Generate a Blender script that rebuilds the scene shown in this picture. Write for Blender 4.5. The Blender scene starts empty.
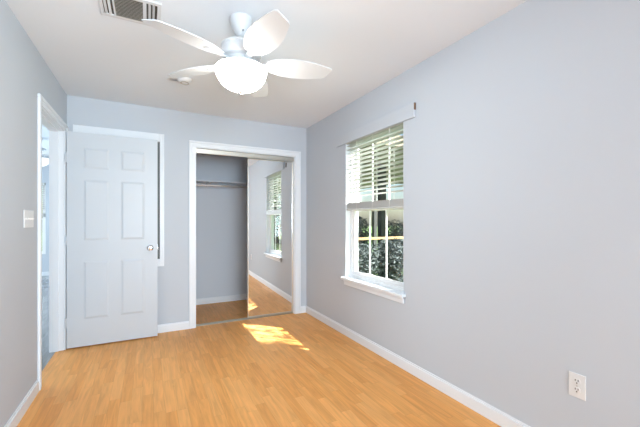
import bpy, bmesh, math, random
from mathutils import Vector, Matrix
S = bpy.context.scene
COL = S.collection
PI = math.pi

# ------------------------------------------------------------------ camera
cam_d = bpy.data.cameras.new('camera')
cam = bpy.data.objects.new('camera', cam_d)
COL.objects.link(cam)
cam.location = (0, 0, 1.208)
cam.rotation_euler = (PI / 2, 0, -0.4770)
cam_d.sensor_width = 36
cam_d.sensor_fit = 'HORIZONTAL'
cam_d.lens = 332.0 / 640 * 36
cam_d.shift_y = (220.4 - 213.5) / 640
cam_d.clip_start = 0.02
S.camera = cam

# ------------------------------------------------------------------ sky, sun, fill lights, exposure
SKY_STRENGTH = 0.18
SUN_STRENGTH = 26.0
BOWL_STRENGTH = 25.0
REAR_FILL_W = 46.0
FLASH_FILL_W = 22.5
SUN_DIR = Vector((1.0, -1.03, 1.3)).normalized()      # towards the sun

world = bpy.data.worlds.new('sky')
S.world = world
world.use_nodes = True
wn = world.node_tree
wn.nodes.clear()
w_out = wn.nodes.new('ShaderNodeOutputWorld')
w_bg = wn.nodes.new('ShaderNodeBackground')
w_sky = wn.nodes.new('ShaderNodeTexSky')
w_sky.sky_type = 'NISHITA'
w_sky.sun_disc = False
w_sky.sun_elevation = math.asin(SUN_DIR.z)
w_sky.sun_rotation = math.atan2(SUN_DIR.x, SUN_DIR.y)
w_sky.air_density = 1.0
w_sky.dust_density = 1.2
w_bg.inputs['Strength'].default_value = SKY_STRENGTH
wn.links.new(w_sky.outputs[0], w_bg.inputs[0])
wn.links.new(w_bg.outputs[0], w_out.inputs[0])

sun_d = bpy.data.lights.new('sun', 'SUN')
sun_d.energy = SUN_STRENGTH
sun_d.angle = math.radians(0.53)
sun_d.color = (1.0, 0.97, 0.92)
sun = bpy.data.objects.new('sun', sun_d)
COL.objects.link(sun)
sun.rotation_euler = SUN_DIR.to_track_quat('Z', 'Y').to_euler()
sun.location = (8, -6, 9)

rear_d = bpy.data.lights.new('rear_fill_light', 'AREA')  # room fill added outside an unseen window behind the camera
rear_d.shape = 'RECTANGLE'
rear_d.size = 1.9
rear_d.size_y = 1.5
rear_d.spread = math.radians(100)
rear_d.energy = REAR_FILL_W
rear_d.color = (0.76, 0.88, 1.0)
rear = bpy.data.objects.new('rear_fill_light', rear_d)
COL.objects.link(rear)
rear.location = (0.6, -2.60, 1.4)
rear.rotation_euler = (PI / 2 - math.radians(14), 0, 0)          # shines towards +Y

flash_d = bpy.data.lights.new('flash_fill', 'AREA')   # soft fill added behind the camera, tipped up, standing in for a flash
flash_d.shape = 'DISK'
flash_d.size = 0.9
flash_d.spread = math.radians(105)
flash_d.energy = FLASH_FILL_W
flash_d.color = (0.79, 0.90, 1.0)
flash = bpy.data.objects.new('flash_fill', flash_d)
COL.objects.link(flash)
flash.location = (0.35, -1.0, 1.35)
flash.rotation_euler = (math.radians(90 + 16), 0, math.radians(13))

hall_d = bpy.data.lights.new('hall_fill_light', 'AREA')  # fill added to brighten the other room through an unseen window
hall_d.shape = 'RECTANGLE'
hall_d.size = 2.4
hall_d.size_y = 1.4
hall_d.energy = 240
hall_d.color = (0.84, 0.92, 1.0)
hall = bpy.data.objects.new('hall_fill_light', hall_d)
COL.objects.link(hall)
hall.location = (-4.45, 6.0, 1.4)
hall.rotation_euler = (PI / 2, 0, -PI / 2)    # shines towards +X

S.view_settings.view_transform = 'Standard'
S.view_settings.look = 'None'
S.view_settings.gamma = 1.0
S.view_settings.use_curve_mapping = False
S.view_settings.exposure = 0.10

# ------------------------------------------------------------------ helpers
def nt(name):
    m = bpy.data.materials.new(name)
    m.use_nodes = True
    b = m.node_tree.nodes['Principled BSDF']
    return m, m.node_tree, b

def mat(name, col, rough=0.5, metal=0.0, spec=0.5, bump=0.0, bscale=200.0, vary=0.0, emit=None, estr=0.0):
    m, t, b = nt(name)
    b.inputs['Base Color'].default_value = (*col, 1)
    b.inputs['Roughness'].default_value = rough
    b.inputs['Metallic'].default_value = metal
    b.inputs['Specular IOR Level'].default_value = spec
    tc = t.nodes.new('ShaderNodeTexCoord')
    if bump > 0:
        n = t.nodes.new('ShaderNodeTexNoise')
        n.inputs['Scale'].default_value = bscale
        n.inputs['Detail'].default_value = 2
        bp = t.nodes.new('ShaderNodeBump')
        bp.inputs['Strength'].default_value = bump
        bp.inputs['Distance'].default_value = 0.002
        t.links.new(tc.outputs['Object'], n.inputs['Vector'])
        t.links.new(n.outputs['Fac'], bp.inputs['Height'])
        t.links.new(bp.outputs['Normal'], b.inputs['Normal'])
    if vary > 0:
        n2 = t.nodes.new('ShaderNodeTexNoise')
        n2.inputs['Scale'].default_value = 3.0
        n2.inputs['Detail'].default_value = 3
        mr = t.nodes.new('ShaderNodeMapRange')
        mr.inputs['To Min'].default_value = 1 - vary
        mr.inputs['To Max'].default_value = 1 + vary
        hs = t.nodes.new('ShaderNodeHueSaturation')
        hs.inputs['Color'].default_value = (*col, 1)
        t.links.new(tc.outputs['Object'], n2.inputs['Vector'])
        t.links.new(n2.outputs['Fac'], mr.inputs['Value'])
        t.links.new(mr.outputs['Result'], hs.inputs['Value'])
        t.links.new(hs.outputs['Color'], b.inputs['Base Color'])
    if emit:
        b.inputs['Emission Color'].default_value = (*emit, 1)
        b.inputs['Emission Strength'].default_value = estr
    return m

def plank_floor(name, cols, width, length, rough, grain=0.25, seam=0.75, spec=0.2):
    """strips along Y with a random tone for each stave and stretched grain"""
    m, t, b = nt(name)
    L = t.links.new
    def node(k, **kw):
        n = t.nodes.new(k)
        for a, v in kw.items():
            setattr(n, a, v)
        return n
    def mth(op, a, bb=None):
        n = node('ShaderNodeMath', operation=op)
        for i, v in enumerate((a, bb)):
            if v is None: continue
            if isinstance(v, (int, float)): n.inputs[i].default_value = v
            else: L(v, n.inputs[i])
        return n.outputs[0]
    g = node('ShaderNodeNewGeometry')
    sp = node('ShaderNodeSeparateXYZ')
    L(g.outputs['Position'], sp.inputs[0])
    u = mth('DIVIDE', mth('ADD', sp.outputs['X'], 20.013), width)
    row = mth('FLOOR', u)
    wn1 = node('ShaderNodeTexWhiteNoise', noise_dimensions='1D')
    L(row, wn1.inputs['W'])
    v = mth('ADD', mth('DIVIDE', sp.outputs['Y'], length), mth('MULTIPLY', wn1.outputs['Value'], 7.0))
    cell = mth('FLOOR', v)
    cb = node('ShaderNodeCombineXYZ')
    L(row, cb.inputs[0]); L(cell, cb.inputs[1])
    wn2 = node('ShaderNodeTexWhiteNoise', noise_dimensions='2D')
    L(cb.outputs[0], wn2.inputs['Vector'])
    rp = node('ShaderNodeValToRGB')
    el = rp.color_ramp.elements
    el[0].position = 0.0; el[0].color = (*cols[0], 1)
    el[1].position = 1.0; el[1].color = (*cols[-1], 1)
    for i, c in enumerate(cols[1:-1]):
        e = el.new((i + 1) / (len(cols) - 1)); e.color = (*c, 1)
    L(wn2.outputs['Value'], rp.inputs['Fac'])
    # grain: noise stretched along the stave, shifted per stave
    mp = node('ShaderNodeCombineXYZ')
    L(mth('MULTIPLY', sp.outputs['X'], 34.0), mp.inputs[0])
    L(mth('ADD', mth('MULTIPLY', sp.outputs['Y'], 2.6), mth('MULTIPLY', wn2.outputs['Value'], 40.0)), mp.inputs[1])
    L(mth('MULTIPLY', wn2.outputs['Value'], 31.0), mp.inputs[2])
    no = node('ShaderNodeTexNoise')
    no.inputs['Scale'].default_value = 1.0
    no.inputs['Detail'].default_value = 5
    no.inputs['Distortion'].default_value = 1.2
    L(mp.outputs[0], no.inputs['Vector'])
    gr = node('ShaderNodeMapRange')
    gr.inputs['From Min'].default_value = 0.3
    gr.inputs['From Max'].default_value = 0.7
    gr.inputs['To Min'].default_value = 1 - grain
    gr.inputs['To Max'].default_value = 1 + grain * 0.5
    L(no.outputs['Fac'], gr.inputs['Value'])
    # seams
    fu = mth('FRACT', u); fv = mth('FRACT', v)
    eu = mth('MINIMUM', fu, mth('SUBTRACT', 1.0, fu))
    ev = mth('MINIMUM', fv, mth('SUBTRACT', 1.0, fv))
    su = mth('GREATER_THAN', eu, 0.0012 / width)
    sv = mth('GREATER_THAN', ev, 0.0012 / length)
    sm = mth('ADD', mth('MULTIPLY', mth('MULTIPLY', su, sv), 1 - seam), seam)
    hs = node('ShaderNodeHueSaturation')
    L(rp.outputs['Color'], hs.inputs['Color'])
    L(mth('MULTIPLY', gr.outputs['Result'], sm), hs.inputs['Value'])
    L(hs.outputs['Color'], b.inputs['Base Color'])
    b.inputs['Roughness'].default_value = rough
    b.inputs['Specular IOR Level'].default_value = spec
    return m

def thin_glass(name, tint=(0.97, 0.99, 0.98), refl=0.05):
    m = bpy.data.materials.new(name)
    m.use_nodes = True
    t = m.node_tree
    t.nodes.clear()
    o = t.nodes.new('ShaderNodeOutputMaterial')
    mx = t.nodes.new('ShaderNodeMixShader')
    tr = t.nodes.new('ShaderNodeBsdfTransparent')
    gl = t.nodes.new('ShaderNodeBsdfGlossy')
    tr.inputs['Color'].default_value = (*tint, 1)
    gl.inputs['Roughness'].default_value = 0.0
    mx.inputs['Fac'].default_value = refl
    t.links.new(tr.outputs[0], mx.inputs[1]); t.links.new(gl.outputs[0], mx.inputs[2])
    t.links.new(mx.outputs[0], o.inputs[0])
    return m

def leaf_mat(name, cols, rough=0.45):
    m, t, b = nt(name)
    oi = t.nodes.new('ShaderNodeNewGeometry')
    rp = t.nodes.new('ShaderNodeValToRGB')
    rp.color_ramp.elements[0].color = (*cols[0], 1)
    rp.color_ramp.elements[1].color = (*cols[1], 1)
    t.links.new(oi.outputs['Random Per Island'], rp.inputs['Fac'])
    t.links.new(rp.outputs['Color'], b.inputs['Base Color'])
    b.inputs['Roughness'].default_value = rough
    return m

class MB:
    """collects shapes and links them as one mesh object"""
    def __init__(self): self.bm = bmesh.new()
    def box(self, x0, x1, y0, y1, z0, z1, bevel=0.0, M=None):
        r = bmesh.ops.create_cube(self.bm, size=1.0)
        vs = r['verts']
        for v in vs:
            v.co = Vector(((x0 + x1) / 2 + v.co.x * (x1 - x0), (y0 + y1) / 2 + v.co.y * (y1 - y0), (z0 + z1) / 2 + v.co.z * (z1 - z0)))
        if bevel > 0:
            es = list({e for v in vs for e in v.link_edges})
            g = bmesh.ops.bevel(self.bm, geom=es, offset=bevel, segments=2, affect='EDGES', profile=0.5)
            vs = list({v for f in g['faces'] for v in f.verts} | {v for v in vs if v.is_valid})
        if M is not None:
            bmesh.ops.transform(self.bm, matrix=M, verts=vs)
        return self
    def lathe(self, prof, n=32, M=None, cap=True):
        rings = []
        allv = []
        for r, z in prof:
            if r < 1e-6:
                v = self.bm.verts.new((0, 0, z)); rings.append([v]); allv.append(v)
            else:
                ring = [self.bm.verts.new((r * math.cos(2 * PI * i / n), r * math.sin(2 * PI * i / n), z)) for i in range(n)]
                rings.append(ring); allv += ring
        for a, b in zip(rings, rings[1:]):
            for i in range(n):
                j = (i + 1) % n
                if len(a) == 1 and len(b) == 1: continue
                if len(a) == 1: self.bm.faces.new((a[0], b[j], b[i]))
                elif len(b) == 1: self.bm.faces.new((a[i], a[j], b[0]))
                else: self.bm.faces.new((a[i], a[j], b[j], b[i]))
        if cap:
            for rg in (rings[0], rings[-1]):
                if len(rg) > 1: self.bm.faces.new(rg)
        if M is not None: bmesh.ops.transform(self.bm, matrix=M, verts=allv)
        return self
    def cyl(self, p, q, r, n=16, r2=None):
        p, q = Vector(p), Vector(q)
        d = q - p
        M = Matrix.Translation(p) @ d.to_track_quat('Z', 'Y').to_matrix().to_4x4()
        return self.lathe([(r, 0), (r if r2 is None else r2, d.length)], n, M)
    def prism(self, pts, z0, z1, M=None, bevel=0.0):
        a = [self.bm.verts.new((x, y, z0)) for x, y in pts]
        b = [self.bm.verts.new((x, y, z1)) for x, y in pts]
        n = len(pts)
        fs = [self.bm.faces.new(list(reversed(a))), self.bm.faces.new(b)]
        for i in range(n):
            j = (i + 1) % n
            fs.append(self.bm.faces.new((a[i], a[j], b[j], b[i])))
        if M is not None: bmesh.ops.transform(self.bm, matrix=M, verts=a + b)
        return self
    def build(self, name, m, parent=None, smooth=False, loc=None):
        bmesh.ops.recalc_face_normals(self.bm, faces=self.bm.faces[:])
        me = bpy.data.meshes.new(name)
        self.bm.to_mesh(me); self.bm.free()
        if smooth:
            for p in me.polygons: p.use_smooth = True
            try: me.set_sharp_from_angle(angle=math.radians(38))
            except Exception: pass
        me.materials.append(m)
        o = bpy.data.objects.new(name, me)
        COL.objects.link(o)
        if parent is not None:
            o.parent = parent
        return o

def tag(o, label=None, cat=None, group=None, kind=None):
    if label: o['label'] = label
    if cat: o['category'] = cat
    if group: o['group'] = group
    if kind: o['kind'] = kind
    return o
def struct(o): return tag(o, kind='structure')
def thing(name, loc, label, cat, group=None, rz=0.0):
    o = bpy.data.objects.new(name, None)
    o.empty_display_size = 0.05
    COL.objects.link(o)
    o.location = loc; o.rotation_euler = (0, 0, rz)
    return tag(o, label, cat, group)
def copy_tree(o, parent=None):
    c = o.copy(); COL.objects.link(c)
    if parent is not None: c.parent = parent
    for ch in list(o.children): copy_tree(ch, c)
    return c

# ------------------------------------------------------------------ materials
M_wall = mat('pale_grey_wall_paint', (0.595, 0.642, 0.702), 0.85, spec=0.12, bump=0.05, bscale=120)
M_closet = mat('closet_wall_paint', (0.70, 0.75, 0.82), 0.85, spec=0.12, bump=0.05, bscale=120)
M_ceil = mat('ceiling_paint', (0.83, 0.88, 0.93), 0.9, spec=0.1, bump=0.08, bscale=90)
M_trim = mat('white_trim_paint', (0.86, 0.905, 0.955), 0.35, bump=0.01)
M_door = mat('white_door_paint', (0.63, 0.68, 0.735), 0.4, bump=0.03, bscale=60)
M_floor = plank_floor('honey_oak_laminate', [(0.79, 0.345, 0.090), (0.84, 0.39, 0.115), (0.88, 0.43, 0.14), (0.81, 0.36, 0.098)], 0.0655, 0.46, 0.40, 0.16, 0.86)
M_hallfloor = plank_floor('grey_hall_floor', [(0.24, 0.24, 0.245), (0.31, 0.31, 0.31)], 0.16, 1.1, 0.09, 0.2, spec=0.5)
M_chrome = mat('chrome', (0.75, 0.75, 0.76), 0.15, 1.0)
M_track = mat('satin_track_metal', (0.66, 0.64, 0.58), 0.32, 1.0)
M_floortrack = mat('dull_floor_track', (0.42, 0.40, 0.34), 0.45, 0.7)
M_darkmetal = mat('dark_grey_metal', (0.16, 0.16, 0.17), 0.4, 0.8)
M_mirror = mat('mirror_silver', (0.90, 0.91, 0.905), 0.0, 1.0)
M_vinyl = mat('white_window_vinyl', (0.88, 0.89, 0.90), 0.35)
M_glass = thin_glass('window_glass')
M_slat = mat('white_blind_slat', (0.62, 0.63, 0.62), 0.5)
M_cord = mat('white_cord', (0.8, 0.8, 0.78), 0.7)
M_plate = mat('white_plastic_plate', (0.80, 0.815, 0.825), 0.3)
M_slot = mat('dark_slot', (0.03, 0.03, 0.03), 0.6)
M_fan = mat('white_fan_enamel', (0.69, 0.72, 0.745), 0.3)
M_bowl = mat('lit_frosted_bowl', (0.9, 0.88, 0.84), 0.4, emit=(1.0, 0.965, 0.90), estr=BOWL_STRENGTH)
M_bowldim = mat('dimly_lit_bowl', (0.9, 0.88, 0.84), 0.4, emit=(1.0, 0.95, 0.88), estr=0.6)
M_nickel = mat('brushed_nickel', (0.62, 0.61, 0.6), 0.35, 1.0)
M_rawwood = mat('raw_wood_end', (0.19, 0.11, 0.065), 0.7)
M_ventdark = mat('vent_shade', (0.09, 0.085, 0.075), 0.8)
M_louvre = mat('vent_louvre', (0.50, 0.475, 0.42), 0.45)
M_panel = mat('dull_grey_panel', (0.12, 0.13, 0.135), 0.5)
M_soffit = mat('olive_brown_soffit', (0.20, 0.175, 0.12), 0.7, vary=0.15)
M_postbark = mat('weathered_post', (0.045, 0.047, 0.046), 0.8, vary=0.3)
M_rail = mat('sunlit_cedar_rail', (0.42, 0.27, 0.12), 0.6, vary=0.15)
M_iron = mat('dark_railing_metal', (0.04, 0.045, 0.05), 0.5)
M_bark = mat('tree_bark', (0.12, 0.09, 0.065), 0.9, bump=0.4, bscale=12)
M_lawn = mat('lawn', (0.10, 0.17, 0.05), 0.9, vary=0.3)
M_leafdark = leaf_mat('grey_green_leaves', ((0.028, 0.040, 0.040), (0.085, 0.108, 0.108)), 0.65)
M_leafgreen = leaf_mat('bright_green_leaves', ((0.05, 0.11, 0.02), (0.22, 0.32, 0.07)))

# ------------------------------------------------------------------ room dimensions (metres)
XR, XL, YB, YF, ZC = 1.847, -0.698, 3.963, -2.40, 2.415
WT = 0.145                      # outer wall
XLO = XL - 0.108                # hall face of the left wall
YBO = YB + 0.115                # closet face of the back wall
CX0, CX1, CZ = 0.468, 1.685, 2.035      # closet opening
DY0, DY1, DZ = 3.060, 3.850, 2.05       # doorway opening
WY0, WY1, WZ0, WZ1 = 2.09, 2.985, 0.600, 2.055   # window opening
CLY = 5.03                      # closet back wall
HX, HY = -4.2, 9.2              # far ends of the other room

# ------------------------------------------------------------------ floor, ceiling, walls
struct(MB().box(XL - 0.06, XR + WT, YF - 0.13, CLY + 0.1, -0.10, 0.0).build('floor', M_floor))
struct(MB().box(HX - 0.1, XL - 0.06, 0.8, HY + 0.12, -0.10, 0.0).build('floor_hall', M_hallfloor))
struct(MB().box(HX - 0.2, XR + WT, YF - 0.13, HY + 0.2, ZC, ZC + 0.16).build('ceiling', M_ceil))

w = MB()
w.box(XR, XR + WT, YF - 0.13, WY0, 0, ZC).box(XR, XR + WT, WY1, CLY + 0.1, 0, ZC)
w.box(XR, XR + WT, WY0, WY1, 0, WZ0).box(XR, XR + WT, WY0, WY1, WZ1, ZC)
struct(w.build('wall_right', M_wall))

w = MB()
w.box(XL, CX0, YB, YBO, 0, ZC).box(CX1, XR, YB, YBO, 0, ZC).box(CX0, CX1, YB, YBO, CZ, ZC)
struct(w.build('wall_back', M_wall))

w = MB()
w.box(XLO, XL, YF - 0.13, DY0, 0, ZC).box(XLO, XL, DY1, HY, 0, ZC).box(XLO, XL, DY0, DY1, DZ, ZC)
struct(w.build('wall_left', M_wall))

RX0, RX1, RZ0, RZ1 = -0.45, 1.60, 0.60, 2.15       # unseen window added behind the camera for the rear fill
w = MB()
w.box(XL, RX0, YF - 0.13, YF, 0, ZC).box(RX1, XR, YF - 0.13, YF, 0, ZC)
w.box(RX0, RX1, YF - 0.13, YF, 0, RZ0).box(RX0, RX1, YF - 0.13, YF, RZ1, ZC)
struct(w.build('wall_front', M_wall))

struct(MB().box(XL, XR, CLY, CLY + 0.1, 0, ZC).build('wall_closet_back', M_closet))
struct(MB().box(0.25, 0.35, YBO, CLY, 0, ZC).build('wall_closet_left', M_closet))
struct(MB().box(1.80, XR, YBO, CLY, 0, ZC).build('wall_closet_right', M_closet))

# other room seen through the doorway
HWX0, HWX1, HWZ0, HWZ1 = -3.0, -1.995, 0.47, 2.03
w = MB()
w.box(HX, HWX0, HY, HY + 0.12, 0, ZC).box(HWX1, XLO, HY, HY + 0.12, 0, ZC)
w.box(HWX0, HWX1, HY, HY + 0.12, 0, HWZ0).box(HWX0, HWX1, HY, HY + 0.12, HWZ1, ZC)
struct(w.build('wall_hall_back', M_wall))
struct(MB().box(HX - 0.1, HX, 0.8, 4.8, 0, ZC).box(HX - 0.1, HX, 7.2, HY, 0, ZC).box(HX - 0.1, HX, 4.8, 7.2, 0, 0.7).box(HX - 0.1, HX, 4.8, 7.2, 2.1, ZC).build('wall_hall_left', M_wall))
struct(MB().box(HX, XLO, 0.8, 0.9, 0, ZC).build('wall_hall_front', M_wall))

# ------------------------------------------------------------------ baseboards
BH, BT = 0.088, 0.013
def base(name, boxes):
    b = MB()
    for (x0, x1, y0, y1, ax) in boxes:
        b.box(x0, x1, y0, y1, 0, BH - 0.014, 0.0015)
        # thinner moulded top
        if ax == 'x+': b.box(x0 + (x1 - x0) * 0.45, x1, y0, y1, BH - 0.016, BH, 0.003)
        elif ax == 'x-': b.box(x0, x1 - (x1 - x0) * 0.45, y0, y1, BH - 0.016, BH, 0.003)
        else: b.box(x0, x1, y0 + (y1 - y0) * 0.45, y1, BH - 0.016, BH, 0.003)
    return struct(b.build(name, M_trim))
base('baseboard_right', [(XR - BT, XR, YF, YB - 0.001, 'x+')])
base('baseboard_left', [(XL, XL + BT, YF, DY0 - 0.062, 'x-')])
base('baseboard_back', [(XL + 0.02, CX0 - 0.066, YB - BT, YB, 'y'), (CX1 + 0.08, XR - BT, YB - BT, YB, 'y')])
base('baseboard_closet', [(0.35, 1.80, CLY - BT, CLY, 'y')])
base('baseboard_hall', [(HX, XLO, HY - BT, HY, 'y')])

# ------------------------------------------------------------------ casings and jambs
# closet casing on the back wall
c = MB()
o1, t1, t2 = 0.066, 0.017, 0.011
yo = YB
o2 = o1 + 0.01
c.box(CX0 - o1 + 0.024, CX0, yo - t2, yo, 0, CZ, 0.002)
c.box(CX1, CX1 + o2 - 0.024, yo - t2, yo, 0, CZ, 0.002)
c.box(CX0 - o1 + 0.024, CX1 + o2 - 0.024, yo - t2, yo, CZ, CZ + o1 - 0.024, 0.002)
c.box(CX0 - o1, CX0 - o1 + 0.024, yo - t1, yo, 0, CZ + o1 - 0.024, 0.004)
c.box(CX1 + o2 - 0.024, CX1 + o2, yo - t1, yo, 0, CZ + o1 - 0.024, 0.004)
c.box(CX0 - o1, CX1 + o2, yo - t1, yo, CZ + o1 - 0.024, CZ + o1, 0.004)
# jamb lining
c.box(CX0 + 0.0005, CX0 + 0.008, yo - 0.001, YBO + 0.001, 0, CZ - 0.008)
c.box(CX1 - 0.008, CX1 - 0.0005, yo - 0.001, YBO + 0.001, 0, CZ - 0.008)
c.box(CX0 + 0.0005, CX1 - 0.0005, yo - 0.001, YBO + 0.001, CZ - 0.008, CZ - 0.0005)
struct(c.build('trim_1', M_trim))

# doorway casing and jamb on the left wall
c = MB()
cw = 0.058
c.box(XL, XL + 0.011, DY0 - cw + 0.024, DY0 + 0.006, 0, DZ - 0.006, 0.002)
c.box(XL, XL + 0.011, DY1 - 0.006, DY1 + cw - 0.024, 0, DZ - 0.006, 0.002)
c.box(XL, XL + 0.011, DY0 - cw + 0.024, DY1 + cw - 0.024, DZ - 0.006, DZ + cw - 0.024, 0.002)
c.box(XL, XL + 0.018, DY0 - cw, DY0 - cw + 0.024, 0, DZ + cw - 0.024, 0.004)
c.box(XL, XL + 0.018, DY1 + cw - 0.024, DY1 + cw, 0, DZ + cw - 0.024, 0.004)
c.box(XL, XL + 0.018, DY0 - cw, DY1 + cw, DZ + cw - 0.024, DZ + cw, 0.004)
c.box(XLO - 0.002, XL - 0.0005, DY0 + 0.0005, DY0 + 0.014, 0, DZ - 0.014)
c.box(XLO - 0.002, XL - 0.0005, DY1 - 0.014, DY1 - 0.0005, 0, DZ - 0.014)
c.box(XLO - 0.002, XL - 0.0005, DY0 + 0.0005, DY1 - 0.0005, DZ - 0.014, DZ - 0.0005)
# stops
c.box(XLO + 0.02, XL - 0.045, DY0 + 0.0135, DY0 + 0.025, 0, DZ - 0.025)
c.box(XLO + 0.004, XL - 0.040, DY1 - 0.025, DY1 - 0.0135, 0, DZ - 0.025)
c.box(XLO + 0.004, XL - 0.040, DY0 + 0.0135, DY1 - 0.0135, DZ - 0.025, DZ - 0.0135)
struct(c.build('trim_2', M_trim))

# ------------------------------------------------------------------ windows
def window(name, sx0, sx1, sz0, sz1, axis, face, cols=3, rows=1, inward=1):
    """double-hung window; axis 'x': wall normal along x, glass near x=face; else along y. inward=-1 / +1 room side sign"""
    def B(b, a0, a1, d0, d1, z0, z1, bev=0.002):
        d0, d1 = face + inward * d0, face + inward * d1
        if d0 > d1: d0, d1 = d1, d0
        if axis == 'x': b.box(d0, d1, a0, a1, z0, z1, bev)
        else: b.box(a0, a1, d0, d1, z0, z1, bev)
    f = 0.03
    b = MB()
    for (a0, a1, z0, z1) in ((sx0, sx0 + f, sz0, sz1), (sx1 - f, sx1, sz0, sz1), (sx0 + f, sx1 - f, sz0, sz0 + f), (sx0 + f, sx1 - f, sz1 - f, sz1)):
        B(b, a0, a1, -0.045, 0.035, z0, z1)
    root = struct(b.build(name, M_vinyl))
    zm = sz0 + (sz1 - sz0) * 0.492
    for (z0, z1, d) in ((sz0 + f, zm + 0.02, 0.012), (zm - 0.02, sz1 - f, -0.022)):
        s = 0.036
        b = MB()
        a0, a1 = sx0 + f, sx1 - f
        B(b, a0, a0 + s, d - 0.014, d + 0.014, z0, z1)
        B(b, a1 - s, a1, d - 0.014, d + 0.014, z0, z1)
        B(b, a0 + s, a1 - s, d - 0.014, d + 0.014, z0, z0 + s)
        B(b, a0 + s, a1 - s, d - 0.014, d + 0.014, z1 - s, z1)
        sash = b.build('sash', M_vinyl, root)
        b = MB()
        for k in range(1, cols):
            m_ = a0 + s + (a1 - a0 - 2 * s) * k / cols
            B(b, m_ - 0.005, m_ + 0.005, d - 0.006, d + 0.006, z0 + s, z1 - s, 0)
        for k in range(1, rows):
            m_ = z0 + s + (z1 - z0 - 2 * s) * k / rows
            B(b, a0 + s, a1 - s, d - 0.006, d + 0.006, m_ - 0.008, m_ + 0.008, 0)
        b.build('muntin', M_vinyl, sash)
        b = MB()
        B(b, a0 + s - 0.004, a1 - s + 0.004, d - 0.0025, d + 0.0025, z0 + s - 0.004, z1 - s + 0.004, 0)
        b.build('pane', M_glass, sash)
    return root

win = window('window_1', WY0 + 0.002, WY1 - 0.002, WZ0 + 0.012, WZ1 - 0.002, 'x', XR + 0.092, inward=-1)
# stool and apron
b = MB()
b.box(XR - 0.045, XR, WY0 - 0.03, WY1 + 0.035, WZ0 - 0.014, WZ0 + 0.012, 0.006)
b.box(XR - 0.002, XR + 0.06, WY0, WY1, WZ0 - 0.014, WZ0 + 0.012)
b.box(XR - 0.016, XR, WY0 - 0.012, WY1 + 0.012, WZ0 - 0.068, WZ0 - 0.014, 0.004)
b.box(XR - 0.022, XR, WY0 - 0.012, WY1 + 0.012, WZ0 - 0.034, WZ0 - 0.014, 0.004)
b.build('window_sill', M_trim, win)
# plastered returns painted white
b = MB()
b.box(XR + 0.001, XR + 0.056, WY1 - 0.004, WY1 + 0.001, WZ0 + 0.012, WZ1)
b.box(XR + 0.001, XR + 0.056, WY0 - 0.001, WY0 + 0.004, WZ0 + 0.012, WZ1)
b.build('window_jamb', M_trim, win)

window('window_2', HWX0 + 0.002, HWX1 - 0.002, HWZ0, HWZ1, 'y', HY + 0.06, inward=-1)
window('added_window_4', 4.802, 7.198, 0.7, 2.1, 'x', HX - 0.05, inward=1)  # unseen, added so the hall fill has a way in
window('added_window_3', RX0 + 0.002, RX1 - 0.002, RZ0, RZ1, 'y', YF - 0.065, inward=1)  # unseen, added where the rear fill enters

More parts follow.
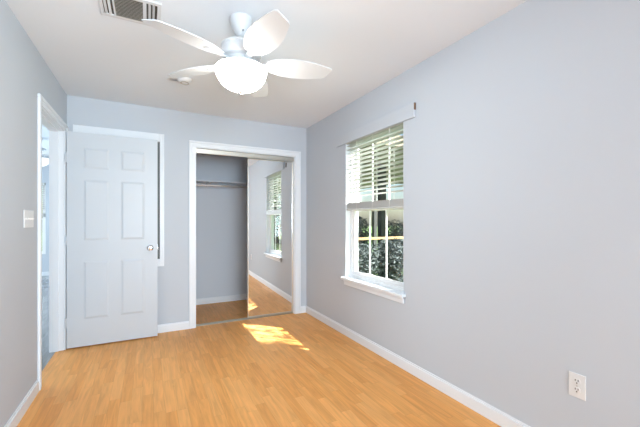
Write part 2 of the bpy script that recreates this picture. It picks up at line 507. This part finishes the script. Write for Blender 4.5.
# ------------------------------------------------------------------ six-panel door, opened against the back wall
def build_door():
    x0, x1, z0, z1 = -0.678, 0.084, 0.012, 2.043
    yf, th = 3.834, 0.035
    xs = [x0, x0 + 0.125, x0 + 0.345, x0 + 0.43, x0 + 0.65, x1]
    zs = [z0, 0.262, 0.825, 1.010, 1.600, 1.695, 1.905, z1]
    bm = bmesh.new()
    def grid(y, flip):
        vs = [[bm.verts.new((x, y, z)) for x in xs] for z in zs]
        pan = []
        for j in range(len(zs) - 1):
            for i in range(len(xs) - 1):
                q = [vs[j][i], vs[j][i + 1], vs[j + 1][i + 1], vs[j + 1][i]]
                if flip: q.reverse()
                f = bm.faces.new(q)
                if i in (1, 3) and j in (1, 3, 5): pan.append(f)
        return vs, pan
    A, pa = grid(yf, False)
    Bk, pb = grid(yf + th, True)
    nz, nx = len(zs), len(xs)
    rim = [(0, i) for i in range(nx)] + [(j, nx - 1) for j in range(1, nz)] + [(nz - 1, i) for i in range(nx - 2, -1, -1)] + [(j, 0) for j in range(nz - 2, 0, -1)]
    for (a, b_) in zip(rim, rim[1:] + rim[:1]):
        bm.faces.new((A[b_[0]][b_[1]], A[a[0]][a[1]], Bk[a[0]][a[1]], Bk[b_[0]][b_[1]]))
    for fs in (pa, pb):
        bmesh.ops.inset_individual(bm, faces=fs, thickness=0.012, depth=-0.008)
        bmesh.ops.inset_individual(bm, faces=fs, thickness=0.010, depth=0.0)
        bmesh.ops.inset_individual(bm, faces=fs, thickness=0.028, depth=0.006)
    me = bpy.data.meshes.new('door')
    bm.to_mesh(me); bm.free()
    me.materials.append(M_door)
    d = bpy.data.objects.new('door_1', me)
    COL.objects.link(d)
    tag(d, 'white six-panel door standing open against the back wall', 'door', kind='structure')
    for sgn, y in ((-1, yf), (1, yf + th)):
        Mx = Matrix.Translation((x1 - 0.068, y, 0.925)) @ Matrix.Rotation(PI / 2 if sgn < 0 else -PI / 2, 4, 'X')
        k = MB().lathe([(0.0, 0), (0.031, 0.0), (0.031, 0.004), (0.024, 0.010), (0.011, 0.013), (0.010, 0.028), (0.021, 0.034), (0.0265, 0.044), (0.0265, 0.052), (0.020, 0.060), (0.0, 0.063)], 28, Mx, cap=False)
        kb = k.build('knob', M_chrome, d, smooth=True)
        if sgn < 0:
            kb['label'] = 'chrome door knob'
            MB().lathe([(0.0, 0.0625), (0.007, 0.0625), (0.007, 0.0645), (0.0, 0.065)], 16, Mx, cap=False).build('key_button', M_darkmetal, kb)
    MB().box(x1 - 0.001, x1 + 0.002, yf + 0.006, yf + 0.029, 0.895, 0.955).cyl((x1, yf + 0.0175, 0.925), (x1 + 0.012, yf + 0.0175, 0.925), 0.007).build('latch', M_chrome, d)
    for z in (0.25, 1.02, 1.80):
        h = MB().cyl((x0 - 0.006, yf - 0.004, z - 0.045), (x0 - 0.006, yf - 0.004, z + 0.045), 0.0055)
        h.box(x0 - 0.012, x0 + 0.001, yf - 0.002, yf + 0.03, z - 0.044, z + 0.044)
        h.build('hinge', M_door, d, smooth=True)
build_door()

# white framed panel on the back wall, behind the door
fp = thing('framed_panel', (-0.26, YB, 1.42), 'white-framed panel on the back wall, mostly hidden behind the open door', 'frame')
b = MB()
fx0, fx1, fz0, fz1, fw = -0.648 + 0.26, 0.150 + 0.26, 0.715 - 1.42, 2.135 - 1.42, 0.042
for (x0, x1, z0, z1) in ((fx0, fx0 + fw, fz0, fz1), (fx1 - fw, fx1, fz0, fz1), (fx0 + fw, fx1 - fw, fz1 - 0.085, fz1), (fx0 + fw, fx1 - fw, fz0, fz0 + 0.08)):
    b.box(x0, x1, -0.02, 0, z0, z1, 0.003)
for (x0, x1) in ((fx0, fx0 + 0.016), (fx1 - 0.016, fx1)):
    b.box(x0, x1, -0.026, -0.0195, fz0 + 0.001, fz1 - 0.001, 0.002)
b.build('frame', M_trim, fp)
MB().box(fx0 + fw, fx1 - fw, -0.006, 0, fz0 + 0.08, fz1 - 0.085).build('panel', M_panel, fp)

# ------------------------------------------------------------------ closet: tracks, mirror door, shelf, rod
b = MB()
b.box(CX0 + 0.009, CX1 - 0.009, 3.982, 3.986, 1.975, 2.024, 0.001)
b.box(CX0 + 0.009, CX1 - 0.009, 3.978, 3.988, 1.972, 1.982, 0.002)
b.box(CX0 + 0.009, CX1 - 0.009, 3.986, 4.072, 2.019, 2.024)
b.box(CX0 + 0.009, CX1 - 0.009, 4.068, 4.072, 1.990, 2.024)
tag(b.build('top_track', M_track), 'satin metal top track across the closet opening, above the mirrored door', 'door track')
b = MB()
b.box(CX0 + 0.009, CX1 - 0.009, 4.000, 4.060, 0.0, 0.003)
for y in (4.000, 4.0285, 4.057): b.box(CX0 + 0.009, CX1 - 0.009, y + 0.0002, y + 0.0028, 0.003, 0.009)
tag(b.build('floor_track', M_floortrack), 'thin metal floor track along the closet threshold', 'door track')

md = thing('sliding_mirror_door', (1.380, 4.022, 0.0105), 'sliding mirrored closet door reflecting the window and floor', 'closet door', rz=math.radians(-1.45))
W2, H2 = 0.299, 1.963
b = MB()
for (x0, x1, z0, z1) in ((-W2, -W2 + 0.013, 0, H2), (W2 - 0.013, W2, 0, H2), (-W2 + 0.013, W2 - 0.013, 0, 0.016), (-W2 + 0.013, W2 - 0.013, H2 - 0.012, H2)):
    b.box(x0, x1, -0.006, 0.012, z0, z1, 0.002)
b.build('frame', M_track, md)
MB().box(-W2 + 0.012, W2 - 0.012, 0.0, 0.005, 0.015, H2 - 0.011).build('mirror', M_mirror, md)
MB().box(-W2 + 0.012, W2 - 0.012, 0.0055, 0.009, 0.015, H2 - 0.011).build('backing', M_panel, md)
MB().box(0.193, 0.209, -0.012, -0.0005, 1.885, 1.945, 0.002).build('finger_pull', M_darkmetal, md)

sh = thing('closet_shelf', (1.075, CLY, 1.75), 'white shelf across the closet just above the hanging rod', 'shelf')
MB().box(-0.723, 0.723, -0.30, -0.001, -0.009, 0.009, 0.002).build('shelf_board', M_closet, sh)
MB().box(-0.723, 0.723, -0.02, -0.001, -0.075, -0.010, 0.002).build('cleat', M_closet, sh)
b = MB()
b.box(-0.335, -0.325, -0.28, -0.02, -0.022, -0.010).box(-0.335, -0.325, -0.04, -0.021, -0.07, -0.0225)
b.build('bracket', M_closet, sh)
rd = thing('hanging_rod', (1.075, 4.765, 1.690), 'metal hanging rod under the closet shelf', 'rod')
MB().cyl((-0.722, 0, 0), (0.722, 0, 0), 0.0135, 20).build('rod', M_nickel, rd, smooth=True)
for sx in (-1, 1):
    MB().cyl((sx * 0.7245, 0, 0), (sx * 0.715, 0, 0), 0.028, 20).build('rod_socket', M_trim, rd, smooth=True)

# ------------------------------------------------------------------ blind, valance board
def make_blind(name, width, ztop, zstack, drop0, label, rz, loc, n=None):
    """local: x along the window, -y towards the room"""
    t = thing(name, loc, label, 'blind', rz=rz)
    hw = width / 2
    MB().box(-hw, hw, -0.028, 0.028, ztop - 0.045, ztop, 0.003).build('headrail', M_slat, t)
    b = MB()
    z = ztop - 0.07
    while z > zstack + 0.03:
        Mx = Matrix.Translation((0, 0, z)) @ Matrix.Rotation(math.radians(-7), 4, 'X')
        b.box(-hw + 0.004, hw - 0.004, -0.025, 0.025, -0.0014, 0.0014, 0, Mx)
        z -= 0.0405
    b.build('slats', M_slat, t)
    b = MB()
    z = zstack
    k = 0
    while z > drop0 + 0.018:
        b.box(-hw + 0.004, hw - 0.004, -0.025 + 0.0015 * (k % 2), 0.025, z - 0.003, z, 0)
        z -= 0.0042; k += 1
    b.build('gathered_slats', M_slat, t)
    MB().box(-hw + 0.004, hw - 0.004, -0.026, 0.026, drop0, drop0 + 0.017, 0.004).build('bottom_rail', M_slat, t)
    for fx in (-0.28, 0.02, 0.30):
        for yy in (-0.0265, 0.0265):
            MB().box(fx * width - 0.002, fx * width + 0.002, yy - 0.0008, yy + 0.0008, drop0 + 0.01, ztop - 0.04).build('ladder_cord', M_cord, t)
    return t
make_blind('window_blind', WY1 - WY0 - 0.02, WZ1 - 0.003, 1.388, 1.312, 'white slatted blind drawn halfway down the window beside the mirrored closet', -PI / 2, (XR + 0.0295, (WY0 + WY1) / 2, 0))
make_blind('window_blind', HWX1 - HWX0 - 0.02, HWZ1 - 0.003, 1.36, 1.29, 'white slatted blind on the far window seen through the doorway', 0, ((HWX0 + HWX1) / 2, HY + 0.001 + 0.0, 0)).location.y = HY + 0.0285 - 0.03 + 0.002

va = thing('valance_board', (XR, 2.552, 2.068), 'pale painted board with a bare wood end mounted above the window', 'valance')
MB().box(-0.022, 0, -0.600, 0.603, -0.058, 0.056, 0.004).build('board', M_wall, va)
MB().box(-0.020, -0.002, -0.603, -0.6005, 0.0, 0.054).build('bare_end', M_rawwood, va)
for y in (-0.545, -0.515, 0.05, 0.555):
    MB().cyl((-0.0235, y, -0.005 if y < 0 else 0.008), (-0.021, y, -0.005 if y < 0 else 0.008), 0.006, 12).build('screw', M_wall, va)

# ------------------------------------------------------------------ outlet, switch
ou = thing('wall_outlet', (XR, 0.856, 0.408), 'white duplex outlet low on the long bare wall', 'outlet')
MB().box(-0.006, 0, -0.036, 0.036, -0.0585, 0.0585, 0.0025).build('cover_plate', M_plate, ou)
for dz in (0.021, -0.021):
    b = MB()
    pts = [(0.0165 * math.cos(a), 0.0165 * math.sin(a)) for a in [2 * PI * i / 24 for i in range(24)]]
    pts = [(max(-0.0135, min(0.0135, p)), q) for p, q in pts]
    Mx = Matrix.Translation((-0.0062, 0, dz)) @ Matrix.Rotation(PI / 2, 4, 'Y') @ Matrix.Rotation(0, 4, 'Z')
    b.prism(pts, -0.0018, 0.001, Mx)
    r = b.build('receptacle', M_plate, ou)
    MB().box(-0.0087, -0.0079, 0.0045, 0.0075, dz + 0.001, dz + 0.010).box(-0.0087, -0.0079, -0.0075, -0.0045, dz + 0.001, dz + 0.010).cyl((-0.0087, 0, dz - 0.007), (-0.0079, 0, dz - 0.007), 0.003, 12).build('slots', M_slot, r)
MB().cyl((-0.0072, 0, 0), (-0.0055, 0, 0), 0.003, 12).build('screw', M_nickel, ou)

sw = thing('light_switch', (XL, 2.803, 1.218), 'white multi-toggle light switch plate beside the doorway', 'light switch')
MB().box(0, 0.006, -0.095, 0.095, -0.056, 0.056, 0.0025).build('cover_plate', M_plate, sw)
for i, dy in enumerate((-0.069, -0.023, 0.023, 0.069)):
    Mx = Matrix.Translation((0.008, dy, 0)) @ Matrix.Rotation(math.radians(22 if i % 2 else -22), 4, 'Y')
    MB().box(-0.006, 0.005, -0.0045, 0.0045, -0.006, 0.006, 0.0015, Mx).build('toggle', M_plate, sw)

# ------------------------------------------------------------------ ceiling fan
def make_fan(loc, a0, label, glow):
    t = thing('ceiling_fan', loc, label, 'ceiling fan')          # loc at the ceiling; local z down from 0
    MB().lathe([(0.0, 0), (0.066, 0), (0.066, -0.018), (0.060, -0.045), (0.040, -0.085), (0.026, -0.108), (0.020, -0.112), (0, -0.112)], 36, cap=False).build('canopy', M_fan, t, smooth=True)
    MB().cyl((0, 0, -0.16), (0, 0, -0.105), 0.0125, 16).build('downrod', M_fan, t, smooth=True)
    mh = MB().lathe([(0, -0.142), (0.030, -0.142), (0.060, -0.150), (0.100, -0.158), (0.114, -0.170), (0.117, -0.195), (0.117, -0.220), (0.108, -0.238), (0.090, -0.245), (0.0, -0.245)], 40, cap=False).build('motor_housing', M_fan, t, smooth=True)
    MB().lathe([(0.104, -0.168), (0.119, -0.172), (0.119, -0.180), (0.104, -0.184)], 40, cap=False).build('trim_ring', M_fan, mh, smooth=True)
    MB().lathe([(0, -0.245), (0.082, -0.245), (0.086, -0.262), (0.098, -0.272), (0.102, -0.286), (0.110, -0.292), (0.1435, -0.298), (0.1445, -0.304), (0.0, -0.304)], 36, cap=False).build('light_fitter', M_fan, t, smooth=True)  # flared pan at the bottom added to hold bowl light off the ceiling
    prof = []
    for k in range(13):
        a = k / 12 * PI / 2
        prof.append((0.150 * math.cos(a) ** 0.9 if k < 12 else 0.0, -0.308 - 0.122 * math.sin(a)))
    prof = [(0.0, -0.3055), (0.149, -0.3055)] + prof
    MB().lathe(prof, 44, cap=False).build('light_bowl', glow, t, smooth=True)
    MB().lathe([(0, -0.432), (0.016, -0.433), (0.017, -0.440), (0.009, -0.446), (0.010, -0.452), (0.0, -0.458)], 20, cap=False).build('finial', M_nickel, t, smooth=True)
    MB().cyl((0.0, -0.035, -0.085), (0.0, -0.046, -0.089), 0.006, 10).build('canopy_screw', M_darkmetal, t)
    for k in range(5):
        a = math.radians(a0 + 72 * k)
        # outline in the blade's own plane, x outwards
        out = [(0.150, -0.036), (0.180, -0.058), (0.24, -0.078), (0.32, -0.089), (0.40, -0.084), (0.49, -0.067), (0.545, -0.052), (0.558, -0.040),
               (0.530, 0.036), (0.518, 0.048), (0.45, 0.068), (0.40, 0.078), (0.32, 0.084), (0.24, 0.076), (0.180, 0.056), (0.150, 0.036)]
        Mx = Matrix.Rotation(a, 4, 'Z') @ Matrix.Translation((0, 0, -0.262)) @ Matrix.Rotation(math.radians(-13), 4, 'X')
        bl = MB().prism(out, -0.003, 0.003, Mx).build('blade', M_fan, t)
        b = MB()
        b.prism([(0.085, -0.020), (0.150, -0.016), (0.205, -0.030), (0.235, -0.022), (0.245, 0.0), (0.235, 0.022), (0.205, 0.030), (0.150, 0.016), (0.085, 0.020)], -0.0085, -0.0035, Mx)
        b.build('blade_iron', M_fan, bl)
        b = MB()
        p0 = Mx @ Vector((0.215, 0, -0.0105)); p1 = Mx @ Vector((0.215, 0, -0.0085))
        b.cyl(p0, p1, 0.0065, 12)
        b.build('screw', M_nickel, bl)
    return t
make_fan((0.495, 1.985, ZC), -11.5, 'white five-blade ceiling fan with a lit frosted bowl', M_bowl)
make_fan((-1.44, 6.17, ZC), 20.0, 'white ceiling fan in the other room, glimpsed through the doorway', M_bowldim)

# ------------------------------------------------------------------ ceiling vent, smoke detector
ve = thing('ceiling_vent', (-0.09, 2.175, ZC), 'white rectangular air register in the ceiling beside the fan', 'vent')
vx, vy = 0.155, 0.130
b = MB()
for (x0, x1, y0, y1) in ((-vx, vx, vy - 0.028, vy), (-vx, vx, -vy, -vy + 0.028), (-vx, -vx + 0.02, -vy + 0.028, vy - 0.028), (vx - 0.02, vx, -vy + 0.028, vy - 0.028), (-0.087, -0.077, -vy + 0.028, vy - 0.028), (0.062, 0.080, -vy + 0.028, vy - 0.028)):
    b.box(x0, x1, y0, y1, -0.008, 0, 0.002)
b.build('frame', M_fan, ve)
MB().box(-vx + 0.012, vx - 0.012, -vy + 0.012, vy - 0.012, -0.0012, -0.0002).build('duct_shade_sheet', M_ventdark, ve)  # thin dark sheet, its colour stands in for the shade inside the duct
b = MB()
n = 15
for k in range(n):
    y = -vy + 0.033 + (2 * vy - 0.066) * k / (n - 1)
    Mx = Matrix.Translation((-0.0075, y, -0.0065)) @ Matrix.Rotation(math.radians(38), 4, 'X')
    b.box(-0.0695, 0.0695, -0.006, 0.006, -0.0006, 0.0006, 0, Mx)
b.build('louvres', M_louvre, ve)
for x, tl in ((-0.124, -38), (-0.104, -38), (0.096, 38), (0.116, 38)):
    b = MB()
    Mx = Matrix.Translation((x, 0, -0.0065)) @ Matrix.Rotation(math.radians(tl), 4, 'Y')
    b.box(-0.0075, 0.0075, -vy + 0.029, vy - 0.029, -0.0007, 0.0007, 0, Mx)
    b.build('side_louvre', M_fan, ve)

sd = thing('smoke_detector', (0.275, 3.05, ZC), 'small white smoke detector on the ceiling past the fan', 'smoke detector')
MB().lathe([(0, 0), (0.058, 0), (0.058, -0.010), (0.052, -0.022), (0.040, -0.032), (0.0, -0.034)], 32, cap=False).build('body', M_plate, sd, smooth=True)
MB().lathe([(0.034, -0.0325), (0.036, -0.036), (0.026, -0.0365), (0.026, -0.0325)], 28, cap=False).build('vent_ring', M_louvre, sd, smooth=True)
MB().lathe([(0.030, 0), (0.050, 0), (0.048, -0.007), (0.030, -0.007)], 28, Matrix.Translation((-0.085, 0.035, 0)), cap=False).build('mounting_ring', M_plate, sd, smooth=True)

# ------------------------------------------------------------------ outdoors
struct(MB().box(XR + WT, 90, -60, 60, -0.32, -0.12).build('ground', M_lawn))
struct(MB().box(-60, XR + WT, HY + 0.12, 60, -0.32, -0.12).build('ground', M_lawn))

pc = thing('patio_cover', (6.2, 10.1, -0.12), 'olive brown patio cover on posts outside the window', 'patio cover')
MB().box(-3.0, 3.1, -4.9, 6.4, 2.87, 2.97).box(-3.0, 3.1, -4.95, -4.9, 2.80, 3.02).build('roof', M_soffit, pc)
b = MB()
for k in range(7): b.box(-3.0, 3.1, -4.4 + 1.6 * k, -4.35 + 1.6 * k, 2.82, 2.87)
b.build('rafters', M_soffit, pc)
for (x, y) in ((-0.60, -2.9), (2.95, -3.6), (2.95, 2.2)):
    MB().box(x - 0.085, x + 0.085, y - 0.085, y + 0.085, 0, 2.82, 0.01).build('post', M_postbark, pc)

rf = thing('rail_fence', (5.6, 6.15, -0.12), 'wooden rail outside the window in front of the dark shrubs', 'fence')
MB().box(-2.6, 2.6, -0.02, 0.02, 0.89, 0.945, 0.004).build('rail', M_rail, rf)
for x in (-2.55, 2.55):
    MB().box(x - 0.045, x + 0.045, -0.045 + 0.066, 0.045 + 0.066, 0, 0.95, 0.004).build('post', M_rail, rf)

def leaves(name, m, parent, rng, blobs, n, size, aspect=0.5):
    vs, fs = [], []
    tot = sum(b_[3] * b_[4] for b_ in blobs)
    for (cx, cy, cz, rx, rz) in blobs:
        for _ in range(int(n * rx * rz / tot)):
            d = Vector((rng.gauss(0, 1), rng.gauss(0, 1), rng.gauss(0, 1))).normalized() * (rng.random() ** 0.45)
            p = Vector((cx + d.x * rx, cy + d.y * rx, cz + d.z * rz))
            u = Vector((rng.gauss(0, 1), rng.gauss(0, 1), rng.gauss(0, .7))).normalized()
            v = u.cross(Vector((rng.gauss(0, 1), rng.gauss(0, 1), rng.gauss(0, 1)))).normalized()
            s = size * rng.uniform(0.6, 1.3)
            nn = u.cross(v) * s * 0.12
            k = len(vs)
            vs += [p - u * s, p + v * s * aspect + nn, p + u * s, p - v * s * aspect + nn]
            fs.append((k, k + 1, k + 2, k + 3))
    me = bpy.data.meshes.new(name)
    me.from_pydata([tuple(v) for v in vs], [], fs)
    me.materials.append(m)
    o = bpy.data.objects.new(name, me)
    COL.objects.link(o)
    o.parent = parent
    return o

def shrub(x, y, r, h, seed, label, n=4200, m=None):
    rng = random.Random(seed)
    t = thing('shrub', (x, y, -0.12), label, 'shrub', 'shrubs outside the window')
    bl = [(rng.uniform(-.5, .5) * r, rng.uniform(-.35, .35) * r, h * rng.uniform(.30, .68), r * .6, h * .32) for _ in range(7)]
    leaves('foliage', m or M_leafdark, t, rng, bl, n, 0.05, 0.30)
    b = MB()
    for _ in range(5):
        q = rng.choice(bl)
        b.cyl((rng.uniform(-.05, .05), rng.uniform(-.05, .05), 0), (q[0], q[1], q[2]), 0.022, 8, 0.008)
    b.build('stems', M_bark, t)
shrub(3.75, 7.15, 0.62, 1.42, 3, 'grey-green shrub behind the wooden rail, at its window-jamb end')
shrub(4.82, 7.30, 0.52, 1.55, 4, 'grey-green shrub behind the wooden rail beside the dark post')
shrub(6.70, 7.60, 0.72, 1.40, 5, 'grey-green shrub behind the wooden rail, far end of the row')
shrub(3.30, 5.20, 0.62, 1.00, 6, 'low grey-green shrub in front of the wooden rail, near the window jamb')
shrub(4.48, 5.35, 0.60, 0.98, 7, 'low grey-green shrub in front of the wooden rail, below its middle')
shrub(5.55, 5.30, 0.60, 0.95, 8, 'low grey-green shrub in front of the wooden rail, at the pane edge')

def tree(x, y, hc, r, seed, label, n, size, m, rz=None):
    rng = random.Random(seed)
    t = thing('tree', (x, y, -0.12), label, 'tree', 'trees on the lawn')
    bl = []
    for _ in range(10):
        a, q = rng.uniform(0, 2 * PI), rng.uniform(0.1, 0.62) * r
        bl.append((q * math.cos(a), q * math.sin(a), hc + rng.uniform(-.5, .5) * (rz or r), r * .5, (rz or r) * .42))
    leaves('foliage', m, t, rng, bl, n, size, 0.45)
    b = MB()
    b.cyl((0, 0, 0), (0, 0, hc), 0.11 * r / 1.6, 12, 0.05 * r / 1.6)
    for q in bl:
        b.cyl((0, 0, hc * rng.uniform(.55, .85)), (q[0], q[1], q[2]), 0.04 * r / 1.6, 8, 0.012)
    b.build('trunk', M_bark, t)
tree(5.35, -1.05, 5.15, 1.7, 21, 'tall loose-leaved tree on the lawn shading the window', 430, 0.075, M_leafgreen)
tree(6.0, -11.0, 2.6, 2.6, 22, 'bright green tree seen in the closet mirror through the window', 2600, 0.16, M_leafgreen)
tree(9.2, -15.5, 3.2, 3.2, 23, 'broad green tree behind the others in the mirror view', 2600, 0.2, M_leafgreen)
tree(14.5, -9.0, 2.8, 2.8, 24, 'green tree at the side of the mirror view beyond the railing', 2200, 0.18, M_leafgreen)

ir = thing('metal_railing', (4.4, -5.0, -0.12), 'dark metal railing on the lawn, seen in the closet mirror', 'railing')
MB().box(-1.8, 2.2, -0.02, 0.02, 1.00, 1.05).box(-1.8, 2.2, -0.012, 0.012, 0.10, 0.13).build('rails', M_iron, ir)
for k in range(17):
    MB().box(-1.8 + 0.25 * k - 0.01, -1.8 + 0.25 * k + 0.01, -0.01, 0.01, 0, 1.0).build('baluster', M_iron, ir)
